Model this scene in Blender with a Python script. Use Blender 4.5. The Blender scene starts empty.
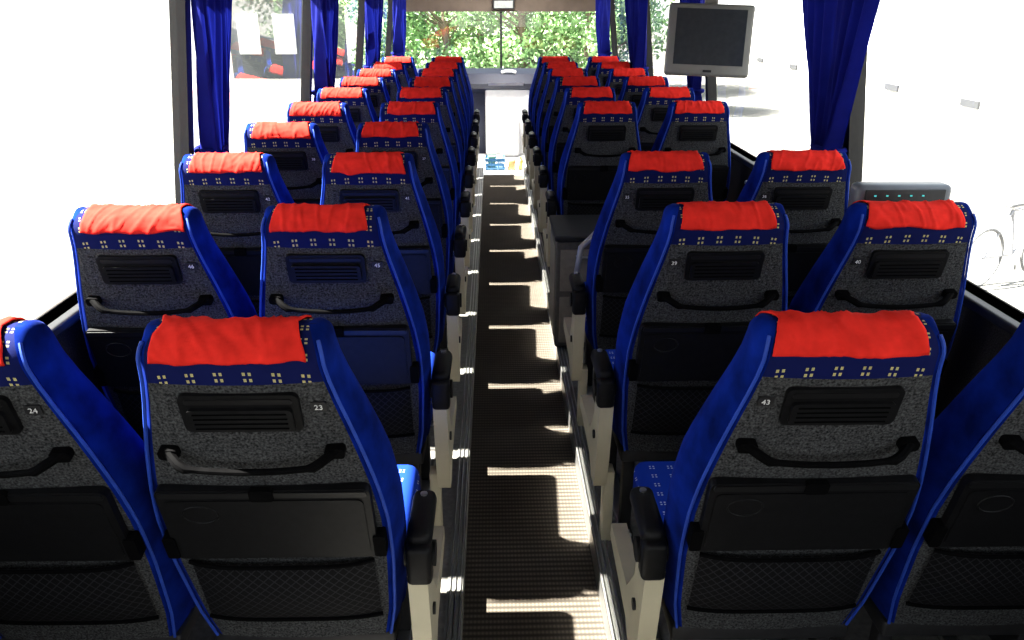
import bpy, bmesh, math, random
from mathutils import Vector, Matrix, noise, Quaternion
random.seed(4)
S = bpy.context.scene
try:
    S.view_settings.view_transform = 'Standard'
    S.view_settings.look = 'Medium High Contrast'
except Exception as e:
    print('vt', e)

# ------------------------------------------------------------------ materials
def new_mat(name):
    m = bpy.data.materials.new(name); m.use_nodes = True
    nt = m.node_tree
    return m, nt, nt.nodes['Principled BSDF']
def N(nt, t, **kw):
    n = nt.nodes.new(t)
    for k, v in kw.items(): setattr(n, k, v)
    return n
def simple(name, col, rough=.6, metal=0, var=.15, scale=40, bump=0, spec=.5, sheen=0):
    m, nt, b = new_mat(name)
    tc = N(nt, 'ShaderNodeTexCoord'); nz = N(nt, 'ShaderNodeTexNoise')
    nz.inputs['Scale'].default_value = scale; nz.inputs['Detail'].default_value = 4
    nt.links.new(tc.outputs['Object'], nz.inputs['Vector'])
    r = N(nt, 'ShaderNodeValToRGB')
    r.color_ramp.elements[0].position = .3; r.color_ramp.elements[1].position = .7
    r.color_ramp.elements[0].color = [c*(1-var) for c in col]+[1]
    r.color_ramp.elements[1].color = [min(1, c*(1+var)) for c in col]+[1]
    nt.links.new(nz.outputs['Fac'], r.inputs['Fac']); nt.links.new(r.outputs['Color'], b.inputs['Base Color'])
    b.inputs['Roughness'].default_value = rough; b.inputs['Metallic'].default_value = metal
    b.inputs['Specular IOR Level'].default_value = spec
    if sheen:
        b.inputs['Sheen Weight'].default_value = sheen
        b.inputs['Sheen Tint'].default_value = [min(1, c*2+.1) for c in col]+[1]
    if bump:
        bp = N(nt, 'ShaderNodeBump'); bp.inputs['Strength'].default_value = bump; bp.inputs['Distance'].default_value = .01
        nt.links.new(nz.outputs['Fac'], bp.inputs['Height']); nt.links.new(bp.outputs['Normal'], b.inputs['Normal'])
    return m
def M(nt, op, a, b=None):
    n = N(nt, 'ShaderNodeMath', operation=op)
    for i, v in enumerate((a, b)):
        if v is None: continue
        if isinstance(v, (int, float)): n.inputs[i].default_value = v
        else: nt.links.new(v, n.inputs[i])
    return n.outputs[0]

felt = simple('grey_felt', (.052,.0535,.056), .95, var=.75, scale=230, bump=.3, spec=.06)
velvet = simple('blue_velvet', (.0035,.018,.16), .95, var=.55, scale=11, spec=.03, sheen=.14)
piping = simple('blue_piping', (.010,.05,.32), .7, var=.1)
blackp = simple('black_plastic', (.006,.006,.007), .5, var=.3, scale=60, spec=.25)
handlem = simple('black_rubber', (.0035,.0035,.004), .75, var=.3, scale=60, spec=.04)
blackr = simple('black_recess', (.003,.003,.004), .5, var=.3)
red = simple('red_fabric', (.62,.036,.027), .9, var=.18, scale=24, bump=.1, spec=.05)
cream = simple('cream_plastic', (.45,.41,.30), .5, var=.08, scale=8)
metal = simple('aluminium', (.50,.50,.50), .4, 1, var=.08, scale=20)
frame_dark = simple('dark_frame', (.015,.015,.017), .6, var=.2)
white_ink = simple('white_ink', (.6,.6,.6), .6, var=.02)

def pattern_mat(name, base, dot, per=.05, perz=.042):
    m, nt, b = new_mat(name)
    tc = N(nt, 'ShaderNodeTexCoord'); sx = N(nt, 'ShaderNodeSeparateXYZ')
    nt.links.new(tc.outputs['Object'], sx.inputs[0])
    def dots(v, p):
        fr = M(nt, 'FRACT', M(nt, 'ADD', M(nt, 'DIVIDE', v, p), 20.0))
        g = M(nt, 'MULTIPLY', M(nt, 'ABSOLUTE', M(nt, 'SUBTRACT', fr, .5)), p)
        return M(nt, 'LESS_THAN', M(nt, 'ABSOLUTE', M(nt, 'SUBTRACT', g, .0048)), .0025)
    v2 = M(nt, 'ADD', sx.outputs['Z'], M(nt, 'ADD', sx.outputs['Y'], -.002))
    mask = M(nt, 'MULTIPLY', dots(sx.outputs['X'], per), dots(v2, perz))
    mx = N(nt, 'ShaderNodeMix', data_type='RGBA')
    mx.inputs['A'].default_value = (*base, 1); mx.inputs['B'].default_value = (*dot, 1)
    nt.links.new(mask, mx.inputs['Factor']); nt.links.new(mx.outputs['Result'], b.inputs['Base Color'])
    b.inputs['Roughness'].default_value = .85; b.inputs['Specular IOR Level'].default_value = .15
    return m
patt = pattern_mat('patterned_blue_fabric', (.005,.009,.07), (.38,.34,.16), per=.048, perz=.036)
patt2 = pattern_mat('patterned_cushion_fabric', (.008,.04,.30), (.4,.4,.5))

def net_mat():
    m, nt, b = new_mat('net_mesh')
    tc = N(nt, 'ShaderNodeTexCoord'); sx = N(nt, 'ShaderNodeSeparateXYZ')
    nt.links.new(tc.outputs['Object'], sx.inputs[0])
    a = M(nt, 'ADD', sx.outputs['X'], sx.outputs['Z']); c = M(nt, 'SUBTRACT', sx.outputs['X'], sx.outputs['Z'])
    la = M(nt, 'LESS_THAN', M(nt, 'FRACT', M(nt, 'ADD', M(nt, 'DIVIDE', a, .022), 90.)), .14)
    lb = M(nt, 'LESS_THAN', M(nt, 'FRACT', M(nt, 'ADD', M(nt, 'DIVIDE', c, .022), 90.)), .14)
    mk = M(nt, 'MAXIMUM', la, lb)
    mx = N(nt, 'ShaderNodeMix', data_type='RGBA')
    mx.inputs['A'].default_value = (.003,.003,.004,1); mx.inputs['B'].default_value = (.022,.022,.026,1)
    nt.links.new(mk, mx.inputs['Factor']); nt.links.new(mx.outputs['Result'], b.inputs['Base Color'])
    b.inputs['Roughness'].default_value = .8; b.inputs['Specular IOR Level'].default_value = .2
    return m
net = net_mat()

def carpet_mat():
    m, nt, b = new_mat('ribbed_aisle_carpet')
    tc = N(nt, 'ShaderNodeTexCoord'); sx = N(nt, 'ShaderNodeSeparateXYZ')
    nt.links.new(tc.outputs['Object'], sx.inputs[0])
    ry = M(nt, 'SINE', M(nt, 'MULTIPLY', sx.outputs['Y'], 2*math.pi/.024))
    rx = M(nt, 'SINE', M(nt, 'MULTIPLY', sx.outputs['X'], 2*math.pi/.012))
    mk = M(nt, 'MULTIPLY', M(nt, 'ADD', M(nt, 'MULTIPLY', ry, .5), .5), M(nt, 'ADD', M(nt, 'MULTIPLY', rx, .25), .75))
    nz = N(nt, 'ShaderNodeTexNoise'); nz.inputs['Scale'].default_value = 7; nz.inputs['Detail'].default_value = 10
    nz.inputs['Roughness'].default_value = .7
    nt.links.new(tc.outputs['Object'], nz.inputs['Vector'])
    mx = N(nt, 'ShaderNodeMix', data_type='RGBA')
    mx.inputs['A'].default_value = (.040,.035,.030,1); mx.inputs['B'].default_value = (.14,.12,.10,1)
    nt.links.new(M(nt, 'MULTIPLY', mk, M(nt, 'ADD', nz.outputs['Fac'], .25)), mx.inputs['Factor'])
    nt.links.new(mx.outputs['Result'], b.inputs['Base Color'])
    b.inputs['Roughness'].default_value = .9; b.inputs['Specular IOR Level'].default_value = .1
    bp = N(nt, 'ShaderNodeBump'); bp.inputs['Strength'].default_value = .3; bp.inputs['Distance'].default_value = .003
    nt.links.new(mk, bp.inputs['Height']); nt.links.new(bp.outputs['Normal'], b.inputs['Normal'])
    return m
carpet = carpet_mat()

def glass_mat(name='window_glass', tint=(.96,.98,.97)):
    m = bpy.data.materials.new(name); m.use_nodes = True
    nt = m.node_tree; nt.nodes.clear()
    o = N(nt, 'ShaderNodeOutputMaterial'); mx = N(nt, 'ShaderNodeMixShader')
    t = N(nt, 'ShaderNodeBsdfTransparent'); t.inputs[0].default_value = (*tint, 1)
    g = N(nt, 'ShaderNodeBsdfGlossy'); g.inputs['Roughness'].default_value = .02
    f = N(nt, 'ShaderNodeLayerWeight'); f.inputs[0].default_value = .5
    tc = N(nt, 'ShaderNodeTexCoord'); nz = N(nt, 'ShaderNodeTexNoise'); nz.inputs['Scale'].default_value = 3
    nt.links.new(tc.outputs['Object'], nz.inputs['Vector'])
    sch = M(nt, 'ADD', M(nt, 'MULTIPLY', M(nt, 'POWER', f.outputs['Facing'], 4.0), .9), .06)
    nt.links.new(M(nt, 'MULTIPLY', sch, M(nt, 'ADD', M(nt, 'MULTIPLY', nz.outputs['Fac'], .1), .95)), mx.inputs[0])
    nt.links.new(t.outputs[0], mx.inputs[1]); nt.links.new(g.outputs[0], mx.inputs[2])
    nt.links.new(mx.outputs[0], o.inputs[0])
    return m
glass = glass_mat()

# ------------------------------------------------------------------ builder
class MB:
    def __init__(s): s.v=[]; s.f=[]; s.m=[]; s.mats=[]
    def mi(s, mat):
        if mat not in s.mats: s.mats.append(mat)
        return s.mats.index(mat)
    def add(s, vs, fs, mat):
        o=len(s.v); s.v += [tuple(v) for v in vs]; k=s.mi(mat)
        for f in fs: s.f.append([i+o for i in f]); s.m.append(k)
    def box(s, x0,x1,y0,y1,z0,z1, mat, bev=0):
        if bev<=0:
            vs=[(x,y,z) for z in (z0,z1) for y in (y0,y1) for x in (x0,x1)]
            s.add(vs, [(0,2,3,1),(4,5,7,6),(0,1,5,4),(2,6,7,3),(0,4,6,2),(1,3,7,5)], mat)
        else:
            bm=bmesh.new(); bmesh.ops.create_cube(bm, size=1)
            for v in bm.verts:
                v.co=Vector(((x0+x1)/2+v.co.x*(x1-x0),(y0+y1)/2+v.co.y*(y1-y0),(z0+z1)/2+v.co.z*(z1-z0)))
            bmesh.ops.bevel(bm, geom=bm.edges[:], offset=bev, segments=3, affect='EDGES', profile=.5)
            bm.verts.ensure_lookup_table()
            s.add([v.co.copy() for v in bm.verts], [[v.index for v in f.verts] for f in bm.faces], mat); bm.free()
    def tube(s, pts, r, mat, seg=8, closed=False):
        pts=[Vector(p) for p in pts]; n=len(pts); vs=[]; fs=[]
        prev=None
        for i,p in enumerate(pts):
            if closed: t=(pts[(i+1)%n]-pts[i-1])
            else: t=pts[min(i+1,n-1)]-pts[max(i-1,0)]
            t.normalize()
            if prev is None:
                a=Vector((0,0,1)) if abs(t.z)<.9 else Vector((1,0,0))
            else: a=prev
            b=t.cross(a).normalized(); a=b.cross(t).normalized(); prev=a
            rr=r[i] if isinstance(r,(list,tuple)) else r
            for k in range(seg):
                an=2*math.pi*k/seg
                vs.append(p+(a*math.cos(an)+b*math.sin(an))*rr)
        for i in range(n if closed else n-1):
            j=(i+1)%n
            for k in range(seg):
                k2=(k+1)%seg
                fs.append((i*seg+k,i*seg+k2,j*seg+k2,j*seg+k))
        if not closed:
            fs.append(tuple(range(seg))[::-1]); fs.append(tuple((n-1)*seg+k for k in range(seg)))
        s.add(vs,fs,mat)
    def extr(s, poly, fn, a, b, mat, bev=.0):
        n=len(poly)
        vs=[fn(p,a) for p in poly]+[fn(p,b) for p in poly]
        fs=[tuple(range(n))[::-1], tuple(range(n,2*n))]+[(i,(i+1)%n,n+(i+1)%n,n+i) for i in range(n)]
        s.add(vs,fs,mat)
    def mesh(s, name, smooth=True, angle=35):
        me=bpy.data.meshes.new(name); me.from_pydata(s.v,[],s.f)
        for m in s.mats: me.materials.append(m)
        me.polygons.foreach_set('material_index', s.m)
        bm=bmesh.new(); bm.from_mesh(me); bmesh.ops.recalc_face_normals(bm, faces=bm.faces[:]); bm.to_mesh(me); bm.free()
        if smooth:
            me.polygons.foreach_set('use_smooth',[True]*len(me.polygons))
            try: me.set_sharp_from_angle(angle=math.radians(angle))
            except Exception: pass
        me.update(); return me
    def obj(s, name, smooth=True, loc=(0,0,0), parent=None, angle=35):
        o=bpy.data.objects.new(name, s.mesh(name,smooth,angle)); S.collection.objects.link(o); o.location=loc
        if parent: o.parent=parent
        return o

def rrect(u0,u1,v0,v1,r,seg=5):
    out=[]
    for cx,cy,a0 in ((u1-r,v1-r,0),(u0+r,v1-r,90),(u0+r,v0+r,180),(u1-r,v0+r,270)):
        for k in range(seg+1):
            a=math.radians(a0+90*k/seg); out.append((cx+r*math.cos(a),cy+r*math.sin(a)))
    return out

# ------------------------------------------------------------------ bus seat
PLAT=.08; RAKE=math.radians(15.5); Z0=.35
def B(u,s,n):
    return Vector((u, -s*math.sin(RAKE)+n*math.cos(RAKE), Z0+s*math.cos(RAKE)+n*math.sin(RAKE)))
WT=[(0,.195),(.1,.212),(.28,.224),(.4,.224),(.48,.216),(.56,.202),(.64,.185),(.7,.171),(.75,.159),(.80,.152),(.9,.150)]
def W(s):
    for (a,wa),(b,wb) in zip(WT,WT[1:]):
        if s<=b:
            t=(s-a)/(b-a); t=max(0,t); return wa+(wb-wa)*t
    return WT[-1][1]
CAPS=.803; CAPH=.047; NC=.052
BAND=.766
LV=[]
for i in range(18):
    s=BAND*i/17.; LV.append((s,1.0,W(s)))
for i in range(1,4):
    s=BAND+(CAPS-BAND)*i/3; LV.append((s,1.0,W(s)))
NBODY=len(LV)
for i in range(1,8):
    t=math.pi/2*i/7
    LV.append((CAPS+CAPH*math.sin(t), math.cos(t), W(CAPS)*(1-.13*(1-math.cos(t)))))
def bulge(f): return -.010*(1-f*f)
def thick(s):
    t=max(0,min(1,(s-.5)/.25)); return 1-.24*t
def front(f,s):
    d=.133*thick(s)
    return d-.02*(1-abs(f)**2)+ (.02*math.exp(-((s-.25)/.1)**2))
def section(s,k,w):
    fr=[-.94,-.8,-.6,-.3,0,.3,.6,.8,.94]
    back=[(f*w, bulge(f)) for f in fr]
    q=1.0 if s<.5 else max(.4,1-(s-.5)/.25*.6)
    h=thick(s)
    right=[(w*1.0,.006),(w+.008*q,.03*h),(w+.016*q,.06*h),(w+.018*q,.09*h),(w+.010*q,.118*h),(w-.008,.134*h)]
    frt=[(f*w, front(f,s)) for f in (.75,.4,0,-.4,-.75)]
    left=[(-x,n) for x,n in reversed(right)]
    return [(x, NC+(n-NC)*max(k,.02)) for x,n in back+right+frt+left]
NB=9
def seat_mesh(side):
    mb=MB()
    rings=[section(*l) for l in LV]; n=len(rings[0])
    vs=[B(x,l[0],nn) for l,r in zip(LV,rings) for x,nn in r]
    fb,fp,fv=[],[],[]
    for i in range(len(LV)-1):
        for j in range(n):
            j2=(j+1)%n; f=(i*n+j,i*n+j2,(i+1)*n+j2,(i+1)*n+j)
            isback = j<NB-1
            sm=(LV[i][0]+LV[i+1][0])/2
            if isback: (fp if sm>BAND else fb).append(f)
            elif sm>BAND and NB+5<=j<NB+5+6: fp.append(f)
            else: fv.append(f)
    fv.append(tuple(range(n))); 
    fp.append(tuple((len(LV)-1)*n+j for j in range(n)))
    mb.add(vs,fb,felt)
    for fl,mt in ((fp,patt),(fv,velvet)):
        k=mb.mi(mt)
        for f in fl: mb.f.append(list(f)); mb.m.append(k)
    for sg in (-1,1):
        mb.tube([B(sg*l[2]*1.0,l[0],NC+(-.001-NC)*l[1]) for l in LV[:NBODY+4]],.0036,piping,6)
    P=lambda p,t:B(p[0],p[1],t)
    D=.040
    mb.extr(rrect(-.102,.102,.622+D,.716+D*.8,.012),P,-.004,-.016,blackp)
    mb.extr(rrect(-.090,.090,.630+D,.680+D,.008),P,-.016,-.024,blackp)
    mb.extr(rrect(-.092,.092,.688+D,.707+D*.8,.005),P,-.016,-.0175,blackr)
    for k in range(4): mb.tube([B(-.08,.638+D+k*.011,-.0245),B(.08,.638+D+k*.011,-.0245)],.0015,handlem,5)
    hp=[]
    rr=[]
    HS=.606
    for k in range(25):
        t=-1+2*k/24; e=abs(t)
        hp.append(B(t*.150,HS-.018*(1-t*t)+(.004 if e>.8 else 0), -.014-.030*min(1,(1-e)*5)))
        rr.append(.0062+.003*(1 if e>.7 else 0))
    mb.tube(hp,rr,handlem,8)
    for sg in (-1,1):
        mb.extr(rrect(sg*.148-.018,sg*.148+.018,HS-.011,HS+.013,.008),P,-.002,-.020,handlem)
    T=.048
    mb.extr(rrect(-.200,.200,.262+T,.466+T,.014),P,-.004,-.022,blackp)
    mb.extr(rrect(-.186,.186,.272+T,.438+T,.012),P,-.022,-.0245,blackp)
    mb.extr(rrect(-.194,.194,.448+T,.462+T,.004),P,-.022,-.026,blackr)
    mb.tube([B(-.125+.034*math.cos(a),.40+T+.024*math.sin(a),-.0248) for a in [2*math.pi*i/24 for i in range(24)]],.002,blackp,6,True)
    mb.extr(rrect(-.022,.022,.442+T,.472+T,.006),P,-.018,-.030,handlem)
    for sg in (-1,1): mb.extr(rrect(sg*.205-.012,sg*.205+.012,.268+T,.33+T,.006),P,.0,-.026,handlem)
    cols=14; rows=7; vs=[];fs=[]
    for r in range(rows+1):
        for c in range(cols+1):
            f=-1+2*c/cols; g=r/rows
            vs.append(B(f*.185,.095+.19*g,-.010-.026*(1-f**4)*math.sin(math.pi*(.15+.75*g))))
    for r in range(rows):
        for c in range(cols):
            a=r*(cols+1)+c; fs.append((a,a+1,a+cols+2,a+cols+1))
    mb.add(vs,fs,net)
    mb.tube([B(f/10*.187,.287,-.012-.018*(1-(f/10)**4)) for f in range(-10,11)],.005,handlem,6)
    mb.tube([B(f/10*.187,.095,-.012-.012*(1-(f/10)**4)) for f in range(-10,11)],.005,handlem,6)
    bm=bmesh.new(); bmesh.ops.create_cube(bm,size=1)
    for v in bm.verts: v.co=Vector((v.co.x*.44, .29+v.co.y*.46, .405+v.co.z*.12+ (.02 if v.co.y>0 and v.co.z>0 else 0)))
    bmesh.ops.bevel(bm,geom=bm.edges[:],offset=.035,segments=4,affect='EDGES',profile=.5)
    bm.verts.ensure_lookup_table()
    cv=[v.co.copy() for v in bm.verts]
    top=[[v.index for v in f.verts] for f in bm.faces if f.calc_center_median().z>.44]
    oth=[[v.index for v in f.verts] for f in bm.faces if f.calc_center_median().z<=.44]
    mb.add(cv,top,patt2); mb.add(cv,oth,velvet); bm.free()
    mb.box(-.205,.205,.0,.46,.305,.35,frame_dark,.008)
    for sg in (-1,1):
        mb.box(sg*.17-.018,sg*.17+.018,.04,.08,0.002,.31,frame_dark,.004)
        mb.box(sg*.17-.018,sg*.17+.018,.36,.40,0.002,.31,frame_dark,.004)
        mb.box(sg*.17-.02,sg*.17+.02,.02,.43,0.002,.018,metal,.003)
    if side:
        P2=lambda p,t:Vector((t,p[0],p[1]))
        prof=[(-.065,.56),(-.045,.60),(.01,.60),(.035,.565),(.05,.46),(.13,.36),(.40,.345),(.41,.30),(.12,.27),(.06,.22),(.0,.22),(-.01,.26),(-.03,.34)]
        mb.extr(prof,P2,side*.248,side*.290,cream)
        x0,x1=sorted((side*.222,side*.256)); mb.box(x0,x1,0,.055,.002,.27,cream,.004)
        x0,x1=sorted((side*.246,side*.300))
        mb.box(x0,x1,-.05,.13,.607,.652,blackp,.018)
        mb.tube([(side*.240,-.02,.585),(side*.306,-.02,.585)],.028,blackp,14)
        mb.box(x0,x1,-.07,-.02,.535,.63,blackp,.012)
        mb.tube([(side*.288,.02,.40),(side*.296,.02,.40)],.014,frame_dark,10)
        mb.tube([(side*.273,.10,.64),(side*.273,.10,.657)],.008,metal,8)
    return mb.mesh('bus_seat_mesh',angle=40)
SM={k:seat_mesh(k) for k in (-1,0,1)}

def cover_mesh(seed):
    mb=MB(); rnd=random.Random(seed)
    off=Vector((rnd.random()*50,rnd.random()*50,rnd.random()*50))
    sh=rnd.uniform(-.010,.010); wd=rnd.uniform(.82,.88)
    path=[]
    i0=rnd.choice((1,2,2))
    for i in range(i0,15):
        t=math.pi/2*i/14; path.append((CAPS+CAPH*math.sin(t),math.cos(t),'b'))
    for i in range(13,-1,-1):
        t=math.pi/2*i/14; path.append((CAPS+CAPH*math.sin(t),math.cos(t),'f'))
    for s in [CAPS-.02*i for i in range(1,6)]: path.append((s,1.,'f'))
    C=64; vs=[];fs=[]
    up=B(0,1,0)-B(0,0,0)
    arc=0; lastp=None
    sk=rnd.uniform(-25,25)
    for pi,(s,k,sd) in enumerate(path):
        w=W(min(s,CAPS))*(1-.13*(1-k))
        pc=Vector((s,NC+((0 if sd=='b' else .10)-NC)*k))
        if lastp is not None: arc+=(pc-lastp).length
        lastp=pc
        for c in range(C+1):
            f=-1+2*c/C; u=f*w*wd+sh
            ff=u/w
            n=bulge(ff) if sd=='b' else front(ff,s)
            n=NC+(n-NC)*max(k,.02)
            p=B(u,s,n)
            nd=(B(0,0,-1)-B(0,0,0)) if sd=='b' else (B(0,0,1)-B(0,0,0))
            nd=(nd*k+up*math.sqrt(max(0,1-k*k))).normalized()
            wr=noise.noise(Vector((u*20,arc*18,0))+off)*.0018
            q1=abs(noise.noise(Vector((u*30+sk*arc,arc*10,9))+off))
            wr+=max(0,1-q1*5)**1.4*.0036
            q2=abs(noise.noise(Vector((u*14-sk*arc*.6,arc*28,21))+off))
            wr+=max(0,1-q2*6)**1.4*.0026
            e=.0025 if abs(f)>.97 or pi==0 else .0035
            p=p+nd*(e+max(-.001,wr))
            if pi<2: p=p+up*(noise.noise(Vector((u*22,7,7))+off)*.008)
            if c in (0,C): p=p+Vector((noise.noise(Vector((arc*25,c,7))+off)*.004,0,0))
            vs.append(p)
    R=len(path)
    for r in range(R-1):
        for c in range(C):
            a=r*(C+1)+c; fs.append((a,a+1,a+C+2,a+C+1))
    mb.add(vs,fs,red)
    return mb.mesh('headrest_cover_mesh',angle=180)

seat_i=0
def place_seat(x,y,side,num=None,tagside=1,sz=1.0):
    global seat_i
    o=bpy.data.objects.new('bus_seat',SM[side]); S.collection.objects.link(o)
    o.location=(x,y,PLAT); o.rotation_euler=(0,0,random.uniform(-.012,.012)); o.scale=(1,1,sz)
    c=bpy.data.objects.new('headrest_cover',cover_mesh(seat_i)); S.collection.objects.link(c); c.parent=o
    sol=c.modifiers.new('s','SOLIDIFY'); sol.thickness=.0025; sol.offset=0
    if num:
        cu=bpy.data.curves.new('number_tag','FONT'); cu.body=num; cu.size=.0155; cu.extrude=.0006; cu.align_x='CENTER'
        cu.materials.append(white_ink)
        t=bpy.data.objects.new('number_tag',cu); S.collection.objects.link(t); t.parent=o
        p=B(tagside*.132,.706,-.0075); t.location=p
        t.rotation_euler=(math.radians(90)+RAKE,0,0)
        pl=MB(); pl.extr(rrect(tagside*.132-.014,tagside*.132+.014,.701,.722,.003),lambda p,q:B(p[0],p[1],q),-.002,-.0066,frame_dark)
        pl.obj('number_plate',parent=o)
    seat_i+=1
    return o
PITCH=.772; Y1=1.43
LXA,LXW,RXA,RXW=-.545,-1.03,.495,.985
for r in range(10):
    y=Y1+PITCH*r
    near=r<4
    sz=.990 if r==0 else 1.0
    place_seat(LXA,y,1,str(23-r*4 if r<1 else 49-4*r) if near else None,1,sz)
    place_seat(LXW,y,0,str(24 if r<1 else 50-4*r) if near else None,1,sz)
    if r!=3:
        place_seat(RXA,y,-1,str(43-4*r) if near else None,-1,sz)
        place_seat(RXW,y,0,str(44-4*r) if near else None,-1,sz)

# ------------------------------------------------------------------ room shell
YB,YF=-1.0,10.35; ZS=.95; ZT=1.86; ZC=2.15; XW=1.305; XT=1.195
wall_low=simple('wall_lower_trim',(.04,.037,.035),.9,var=.5,scale=200,bump=.2,spec=.1)
pill=simple('pillar_black',(.012,.012,.013),.5)
lining=simple('grey_lining',(.35,.35,.34),.8,var=.05)
sillm=simple('sill_dark',(.02,.02,.022),.5)
vinyl=simple('pale_vinyl',(.82,.81,.79),.55,var=.04,scale=12)
platm=simple('platform_vinyl',(.15,.145,.14),.6,var=.25,scale=50)
pillars=[-1.0,.92,3.10,5.26,7.42,9.55]
def xw(z): return XW+(XT-XW)*(z-ZS)/(ZT-ZS)
for nm,sg in (('left',-1),('right',1)):
    mb=MB()
    segs=[(YB,YF)] if sg<0 else [(YB,3.60),(4.34,YF)]
    for a,b in segs:
        mb.box(*sorted((sg*XW,sg*(XW+.06))),a,b,-.35,ZS,wall_low)
        mb.box(*sorted((sg*(XW-.02),sg*(XW))),a,b,PLAT+.001,PLAT+.10,sillm)
    mb.box(*sorted((sg*(XW-.03),sg*(XW+.06))),YB,YF,ZS-.03,ZS,sillm,.008)
    for i,p in enumerate(pillars+[YF-.06]):
        hw=.028
        poly=[(p-hw,ZS-.01),(p+hw,ZS-.01),(p+hw,ZT+.01),(p-hw,ZT+.01)]
        mb.extr(poly,lambda q,t:Vector((sg*(xw(q[1])+t),q[0],q[1])),-.012,.045,pill)
    mb.extr([(YB,ZT),(YF,ZT),(YF,ZC+.05),(YB,ZC+.05)],lambda q,t:Vector((sg*(xw(ZT)+t),q[0],q[1])),-.0,.06,lining)
    mb.obj('wall_'+nm,False)
    mr=MB(); mr.tube([(sg*(xw(1.84)-.055),YB+.05,1.868),(sg*(xw(1.84)-.055),YF-.35,1.868)],.007,metal)
    mr.obj('curtain_rail')
k=1
for sg in (-1,1):
    for a,b in zip(pillars,pillars[1:]+[YF-.06]):
        g=MB()
        g.add([(sg*(xw(z)+.02),y,z) for y,z in ((a+.028,ZS-.005),(b-.028,ZS-.005),(b-.028,ZT),(a+.028,ZT))],[(0,1,2,3)],glass)
        g.obj('window_%d'%k,False); k+=1
mb=MB(); mb.box(-.222,.222,YB,8.75,-.05,0,carpet); mb.obj('floor_aisle_carpet',False)
mb=MB(); mb.box(-XW,XW,8.752,YF,-.05,0.0,vinyl); mb.obj('floor_front',False)
mb=MB(); mb.box(-XW,-.222,YB,8.75,-.05,PLAT,platm); mb.obj('floor_left_platform',False)
mb=MB()
mb.box(.222,XW,YB,3.62,-.05,PLAT,platm); mb.box(.222,XW,4.32,8.75,-.05,PLAT,platm); mb.box(.222,.5,3.62,4.32,-.05,PLAT,platm)
for i in range(3): mb.box(.5+i*.25,XW,3.62,4.32,-.35-i*.2,-.1-i*.2,platm)
mb.obj('floor_right_platform',False)
stripm=simple('trim_rubber_grey',(.14,.14,.135),.5,var=.1)
for nm,sg in (('left',-1),('right',1)):
    mb=MB()
    mb.box(*sorted((sg*.214,sg*.222)),YB,8.75,0.0,PLAT+.004,metal)
    mb.box(*sorted((sg*.214,sg*.262)),YB,8.75,PLAT,PLAT+.006,stripm)
    for q in (.220,.236,.252): mb.tube([(sg*q,YB,PLAT+.007),(sg*q,8.75,PLAT+.007)],.003,metal,6)
    mb.box(*sorted((sg*.330,sg*.352)),YB,8.75,PLAT,PLAT+.001,metal)
    mb.obj('trim_%s'%nm,False)
mb=MB(); mb.box(-XT-.06,XT+.06,YB,YF,ZC,ZC+.06,lining); mb.obj('ceiling',False)
for sg in (-1,1):
    mb=MB()
    P2=lambda p,t:Vector((sg*p[0],t,p[1]))
    mb.extr([(.80,1.90),(.76,1.93),(.76,2.0),(.79,2.02),(.81,1.94),(1.19,1.915),(1.19,1.88)],P2,YB+.02,9.3,lining)
    for q in range(9): mb.box(*sorted((sg*.80,sg*.82)),.2+q*1.08,.23+q*1.08,1.93,ZC,lining)
    mb.obj('luggage_rack',False)
mb=MB(); mb.box(-XW-.05,XW+.05,YB-.06,YB,-.3,1.0,wall_low); mb.box(-XW-.05,XW+.05,YB-.06,YB,1.85,ZC+.05,lining)
for x in (-1.24,1.24): mb.box(x-.08,x+.08,YB-.06,YB,1.0,1.85,pill)
mb.obj('wall_rear',False)
dashm=simple('dash_dark',(.012,.016,.04),.5)
tan=simple('valance_tan',(.13,.10,.075),.7,var=.15,scale=6)
mb=MB(); mb.box(-XW-.05,XW+.05,YF,YF+.06,-.3,.93,dashm)
mb.box(-XW-.05,XW+.05,YF-.02,YF+.06,1.66,ZC+.05,tan)
for x in (-1.27,1.27): mb.box(x-.06,x+.06,YF,YF+.06,.93,1.7,pill)
mb.box(-.012,.012,YF,YF+.04,.93,1.7,pill)
mb.obj('wall_front',False)
g=MB(); g.add([(x,YF+.03,z) for x,z in ((-1.22,.92),(1.22,.92),(1.22,1.7),(-1.22,1.7))],[(0,1,2,3)],glass); g.obj('window_%d'%k,False)

mb=MB()
P2=lambda p,t:Vector((t,p[0],p[1]))
mb.extr([(10.34,.0),(10.34,1.0),(10.15,1.02),(9.98,.97),(9.90,.86),(9.93,.80),(10.08,.74),(10.10,.0)],P2,-1.18,1.18,dashm)
mb.box(-.20,.34,9.98,10.10,.0,.84,vinyl,.03)
mb.box(-.05,.22,9.84,9.99,.0,.45,vinyl,.05)
mb.box(-.16,.26,9.885,9.91,.84,.87,metal)
mb.tube([(.0,9.98,.985),(.05,9.97,1.0),(.12,9.97,1.0),(.17,9.98,.985)],.02,vinyl)
mb.obj('dashboard',False)
mb=MB()
sc=Vector((-.72,9.72,.92))
ring=[sc+Vector((.22*math.cos(a),.22*math.sin(a)*.75,.22*math.sin(a)*.55)) for a in [2*math.pi*i/32 for i in range(32)]]
mb.tube(ring,.014,blackp,8,True)
for a in (0,2.1,4.2): mb.tube([sc,sc+Vector((.22*math.cos(a),.22*math.sin(a)*.75,.22*math.sin(a)*.55))],.012,blackp)
mb.tube([sc,sc+Vector((0,.22,-.25))],.03,blackp)
mb.obj('steering_wheel')
mb=MB(); mb.box(-.10,.16,10.20,10.30,1.69,1.86,pill,.01); mb.box(-.08,.14,10.195,10.20,1.70,1.78,simple('clock_face',(.3,.32,.3),.3)); mb.obj('digital_clock',False)
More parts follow.
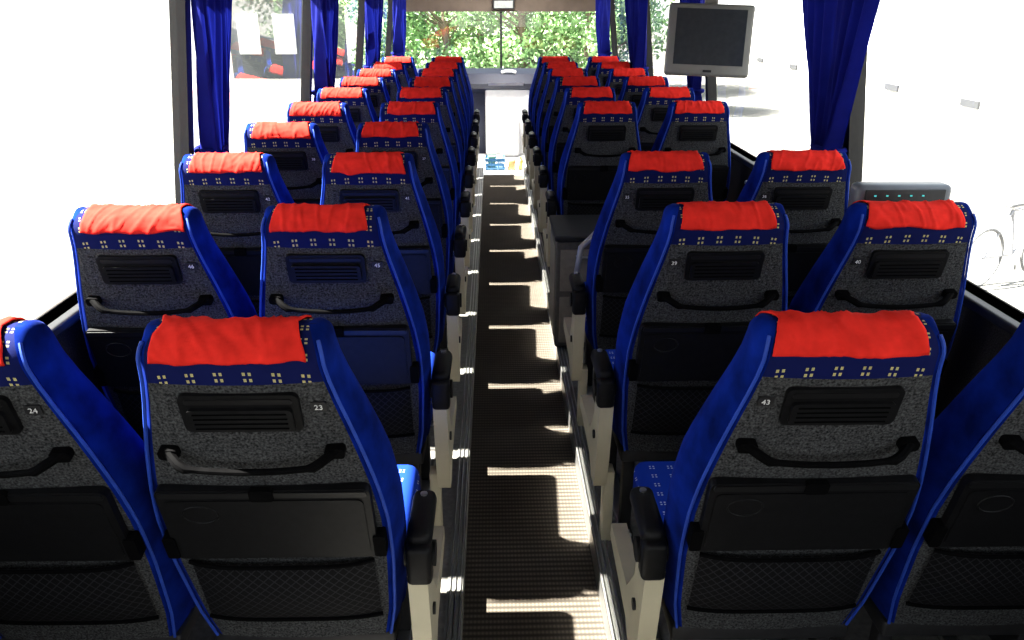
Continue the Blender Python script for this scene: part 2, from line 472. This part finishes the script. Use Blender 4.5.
lens,nt_,b_=new_mat('fill_glow'); b_.inputs['Emission Color'].default_value=(1,.97,.92,1); b_.inputs['Emission Strength'].default_value=6  # glow of the added fill fixture
mb=MB(); mb.box(-.17,.27,9.0,9.4,2.10,2.148,lining,.01); mb.box(-.14,.24,9.03,9.37,2.092,2.10,lens); mb.obj('added_fill_fixture',False)  # invented fixture, out of view, housing for the fill light below
al=bpy.data.lights.new('front_fill','AREA'); al.shape='RECTANGLE'; al.size=.36; al.size_y=.32; al.energy=75; al.color=(1,.97,.93)  # fill added to whiten the front floor and dash panel
ao=bpy.data.objects.new('front_fill',al); S.collection.objects.link(ao); ao.location=(.05,9.2,2.085); ao.rotation_euler=(math.radians(12),0,0)

bl=simple('blue_crate_plastic',(.04,.13,.26),.5); orr=simple('orange_pack',(.40,.17,.07),.5); yl=simple('yellow_pack',(.45,.36,.1),.5); gr=simple('green_pack',(.12,.25,.2),.5)
mb=MB()
for z in (0.002,.05,.10):
    mb.box(-.20,.02,9.0,9.01,z,z+.03,bl); mb.box(-.20,.02,9.24,9.25,z,z+.03,bl); mb.box(-.20,-.19,9.0,9.25,z,z+.03,bl); mb.box(.01,.02,9.0,9.25,z,z+.03,bl)
for x in (-.20,-.13,-.06,.01):
    mb.box(x,x+.012,8.998,9.012,.002,.13,bl)
mb.box(-.20,.02,9.0,9.25,.002,.012,bl)
mb.box(-.17,-.08,9.05,9.15,.012,.15,gr,.01); mb.box(-.07,.0,9.05,9.2,.012,.14,vinyl,.01)
mb.obj('snack_crate',False)
mb=MB(); mb.box(.06,.14,9.0,9.10,.002,.11,orr,.015); mb.tube([(.2,9.05,.002),(.2,9.05,.10),(.2,9.05,.12),(.2,9.05,.14)],[.025,.025,.01,.01],yl,12); mb.obj('snack_packs')

# ------------------------------------------------------------------ curtains
def curtain_mat():
    m=simple('curtain_blue',(.008,.012,.15),.8,var=.2,scale=10,sheen=.08,spec=.12)
    nt=m.node_tree; b=nt.nodes['Principled BSDF']; o=nt.nodes['Material Output']
    tr=N(nt,'ShaderNodeBsdfTranslucent'); tr.inputs[0].default_value=(.015,.025,.28,1)
    mx=N(nt,'ShaderNodeMixShader'); mx.inputs[0].default_value=.14
    nt.links.new(b.outputs[0],mx.inputs[1]); nt.links.new(tr.outputs[0],mx.inputs[2]); nt.links.new(mx.outputs[0],o.inputs[0])
    return m
cm=curtain_mat()
def curtain(sg,ya,yb,yc,seed,wt=.055,nf=6.0,am=1.0):
    rnd=random.Random(seed); ph=rnd.random()*6
    mb=MB(); R=40;C=110;vs=[];fs=[]
    zt,zb=1.855,1.0; ztie=1.22
    for r in range(R+1):
        z=zt+(zb-zt)*r/R
        if z>ztie: q=((z-ztie)/(zt-ztie))**.85
        else: q=.35*((ztie-z)/(ztie-zb))**.7
        q=max(q,.0)
        for c in range(C+1):
            t=c/C; yt=ya+(yb-ya)*t
            y=yc+(t-.5)*wt*2+(yt-yc-(t-.5)*wt*2)*q
            amp=(.016+.012*(1-q))*am
            x=xw(z)-.02-amp*1.4-amp*(math.sin(t*nf*2*math.pi+ph+.5*math.sin(z*5+ph))+.4*math.sin(t*nf*4.6*math.pi+ph*2+z*3))
            vs.append((sg*x,y,z))
    for r in range(R):
        for c in range(C):
            a=r*(C+1)+c; fs.append((a,a+1,a+C+2,a+C+1))
    mb.add(vs,fs,cm)
    xc=xw(ztie)-.055
    mb.tube([(sg*(xc+.05*math.cos(a)),yc+(wt+.012)*math.sin(a),ztie) for a in [2*math.pi*i/20 for i in range(20)]],.012,cm,8,True)
    o=mb.obj('curtain',angle=180)
curtain(-1,3.04,3.50,3.20,1,.075,6,1.2); curtain(1,2.76,3.52,3.16,2,.085,6,1.2)
curtain(-1,5.05,5.75,5.35,3,.07,7,1.5); curtain(1,5.1,5.75,5.4,4)
curtain(-1,7.2,8.1,7.6,5,.08,7,1.5); curtain(1,6.95,8.0,7.4,6,.08,7,1.6)
curtain(-1,9.25,10.1,9.7,7,.1,7,1.8); curtain(1,9.25,10.1,9.7,8,.1,7,1.8)

# ------------------------------------------------------------------ monitor
bez=simple('monitor_bezel',(.17,.17,.155),.45,var=.04); scr=simple('monitor_screen',(.04,.045,.05),.12,var=.1)
mb=MB()
mb.box(-.20,.20,0,.05,-.165,.165,bez,.014)
mb.box(-.165,.165,-.003,.004,-.115,.14,scr)
mb.box(-.17,.17,.03,.12,-.13,.13,frame_dark,.03)
mb.box(-.02,.02,-.004,.0,-.148,-.138,frame_dark)
mb.box(-.03,.03,.04,.08,.15,.27,bez,.008)
mb.box(-.12,.12,.0,.14,.255,.28,bez,.008)
o=mb.obj('hanging_monitor',loc=(.93,4.02,1.588)); o.rotation_euler=(math.radians(-9),math.radians(2),math.radians(-6))

con=simple('console_grey',(.10,.095,.085),.6,var=.15); conl=simple('console_panel',(.22,.20,.17),.5,var=.1)
mb=MB()
mb.box(.20,.52,3.80,4.20,PLAT+.01,.66,con,.012); mb.box(.19,.53,3.78,4.22,.66,.69,frame_dark,.01)
mb.box(.22,.50,3.792,3.80,.40,.62,conl,.004); mb.box(.22,.50,3.792,3.80,.12,.37,conl,.004); mb.box(.195,.20,3.84,4.16,.14,.62,conl)
mb.tube([(.30,3.785,.59),(.30,3.77,.585),(.40,3.77,.585),(.40,3.785,.59)],.006,metal)
mb.obj('galley_console',False)
mb=MB()
mb.tube([(.28,3.60,.09),(.28,3.60,.55),(.30,3.62,.68),(.42,3.68,.78),(.54,3.72,.82),(.60,3.74,.78),(.60,3.74,.5),(.60,3.74,.09)],.014,metal,10)
mb.obj('stair_grab_rail')
mb=MB()
mb.box(1.31,1.35,3.61,4.33,-.3,.915,vinyl,.01); mb.box(1.30,1.311,3.68,4.26,.1,.85,lining,.004)
mb.tube([(1.295,3.7,.86),(1.245,3.72,.86),(1.245,4.22,.86),(1.295,4.24,.86)],.012,metal)
mb.obj('door_1',False)

lg=simple('unit_grey',(.10,.11,.13),.35,var=.05)
led,nt,b=new_mat('green_led'); b.inputs['Base Color'].default_value=(.1,.6,.6,1); b.inputs['Emission Color'].default_value=(.1,.8,.8,1); b.inputs['Emission Strength'].default_value=.3
mb=MB()
mb.box(.945,1.225,2.26,2.33,1.09,1.262,lg,.018); mb.box(.965,1.20,2.255,2.262,1.19,1.25,frame_dark,.003)
for i in range(5): mb.box(.99+i*.035,.996+i*.035,2.252,2.256,1.231,1.235,led)
mb.tube([(1.18,2.30,1.12),(1.23,2.30,1.05),(1.28,2.30,.955)],.012,frame_dark)
mb.obj('control_unit')

# ------------------------------------------------------------------ outside
GZ=-1.25
conc=simple('outside_asphalt',(.13,.125,.118),.9,var=.45,scale=.55)
mb=MB(); mb.box(-90,90,-60,120,GZ-.1,GZ,conc); mb.obj('ground',False)
bg=simple('building_grey',(.13,.135,.14),.8,var=.1,scale=1); bw=simple('building_white',(.75,.74,.72),.8,var=.04); dk=simple('building_glass',(.05,.052,.058),.4,spec=.2)
mb=MB(); mb.box(-11.2,-8.0,36,46,GZ,8,bg)
for i in range(2):
    for j in range(3): mb.box(-10.8+i*1.5,-9.9+i*1.5,35.93,36,GZ+1+j*2.8,GZ+2.6+j*2.8,bw)
mb.obj('grey_building',False)
mb=MB(); mb.box(13,19,6,60,GZ,1.2,bw)
for i in range(9): mb.box(12.93,13,8+i*4.6,8.9+i*4.6,GZ+.35,GZ+.55,dk)
mb.obj('white_building',False)
leafm=simple('foliage',(.24,.38,.17),.7,var=.5,scale=1.0); bark=simple('bark',(.2,.16,.12),.9)
def tree(x,y,h,seed):
    rnd=random.Random(seed); mb=MB()
    mb.tube([(0,0,0),(.1,0,h*.3),(0,.1,h*.6),(.05,0,h*.85)],[.15,.12,.08,.03],bark)
    cl=[]
    for i in range(30):
        z=h*(.12+.85*rnd.random()); r=h*.33*math.sin(math.pi*min(.95,z/h*.85+.12)); a=rnd.random()*6.28; rr=r*rnd.random()**.5
        cl.append((Vector((rr*math.cos(a),rr*math.sin(a),z)),h*.13*(.7+.6*rnd.random())))
    vs=[];fs=[]
    for c,cr in cl:
        mb.tube([(0,0,max(.3,c.z-1.)),c],[.04,.012],bark,5)
        for i in range(420):
            d=Vector((rnd.gauss(0,1),rnd.gauss(0,1),rnd.gauss(0,1))).normalized()*cr*rnd.random()**.4
            p=c+d; s=.04+.06*rnd.random()
            q=Quaternion((rnd.gauss(0,1),rnd.gauss(0,1),rnd.gauss(0,1),rnd.gauss(0,1))).normalized()
            o=len(vs)
            for e in ((-s,0,0),(0,-s*.55,0),(s,0,0),(0,s*.55,0)): vs.append(p+q@Vector(e))
            fs.append((o,o+1,o+2,o+3))
    mb.add(vs,fs,leafm)
    mb.obj('tree',False,loc=(x,y,GZ))
for i,(x,y,h) in enumerate([(-3.0,30,6),(-1.6,26,6),(.7,25,6.5),(2.6,24.5,6),(-.6,29,8),(1.9,29,8),(3.4,31,7)]): tree(x,y,h,i)

tyre=simple('bike_tyre',(.14,.14,.145),.7)
mb=MB(); steel=simple('bike_frame_paint',(.26,.26,.28),.4)
def wheel(cx):
    mb.tube([(cx+.33*math.cos(a),0,.34+.33*math.sin(a)) for a in [2*math.pi*i/32 for i in range(32)]],.018,tyre,8,True)
    for i in range(12):
        a=math.pi*i/6; mb.tube([(cx,0,.34),(cx+.32*math.cos(a),0,.34+.32*math.sin(a))],.003,metal,4)
wheel(-.52); wheel(.52)
bb=(0,0,.32); st=(-.16,0,.85); hd=(.38,0,.85)
for a,b_ in ((bb,st),(bb,hd),(st,hd),(bb,(-.52,0,.34)),(st,(-.52,0,.34)),((.36,0,.95),(.52,0,.34))): mb.tube([a,b_],.017,steel,8)
mb.tube([(.30,-.28,1.0),(.38,-.1,1.0),(.36,0,.97),(.38,.1,1.0),(.30,.28,1.0)],.012,tyre)
mb.box(-.30,-.06,-.06,.06,.90,.94,tyre,.015); mb.tube([st,(-.18,0,.92)],.012,metal)
mb.tube([(0,-.08,.15),(0,-.04,.32),(0,.04,.32),(0,.08,.49)],.01,tyre)
o=mb.obj('bicycle',loc=(5.85,8.7,GZ)); o.rotation_euler=(0,0,math.radians(25))

# ------------------------------------------------------------------ light
w=bpy.data.worlds.new('sky'); S.world=w; w.use_nodes=True
nt=w.node_tree; bgn=nt.nodes['Background']
tc=N(nt,'ShaderNodeTexCoord'); sx=N(nt,'ShaderNodeSeparateXYZ'); nt.links.new(tc.outputs['Generated'],sx.inputs[0])
r=N(nt,'ShaderNodeValToRGB'); r.color_ramp.elements[0].position=.0; r.color_ramp.elements[0].color=(1,.98,.95,1)
r.color_ramp.elements[1].position=.8; r.color_ramp.elements[1].color=(.8,.9,1,1)
nt.links.new(sx.outputs['Z'],r.inputs[0]); nt.links.new(r.outputs[0],bgn.inputs[0]); bgn.inputs[1].default_value=2.7
L=bpy.data.lights.new('sun','SUN'); L.energy=52; L.angle=.016; L.color=(1,.95,.85)
lo=bpy.data.objects.new('sun',L); S.collection.objects.link(lo); lo.location=(-10,-3,12)
lo.rotation_euler=Vector((1,.04,-1.20)).to_track_quat('-Z','Y').to_euler()

# ------------------------------------------------------------------ camera
cd=bpy.data.cameras.new('camera'); cam=bpy.data.objects.new('camera',cd); S.collection.objects.link(cam)
cd.sensor_width=36; cd.lens=28.1; cd.clip_start=.02; cd.clip_end=400
cam.location=(-.11,0,1.75); cam.rotation_euler=(math.radians(90-21.6),0,math.radians(-1.35))
S.camera=cam
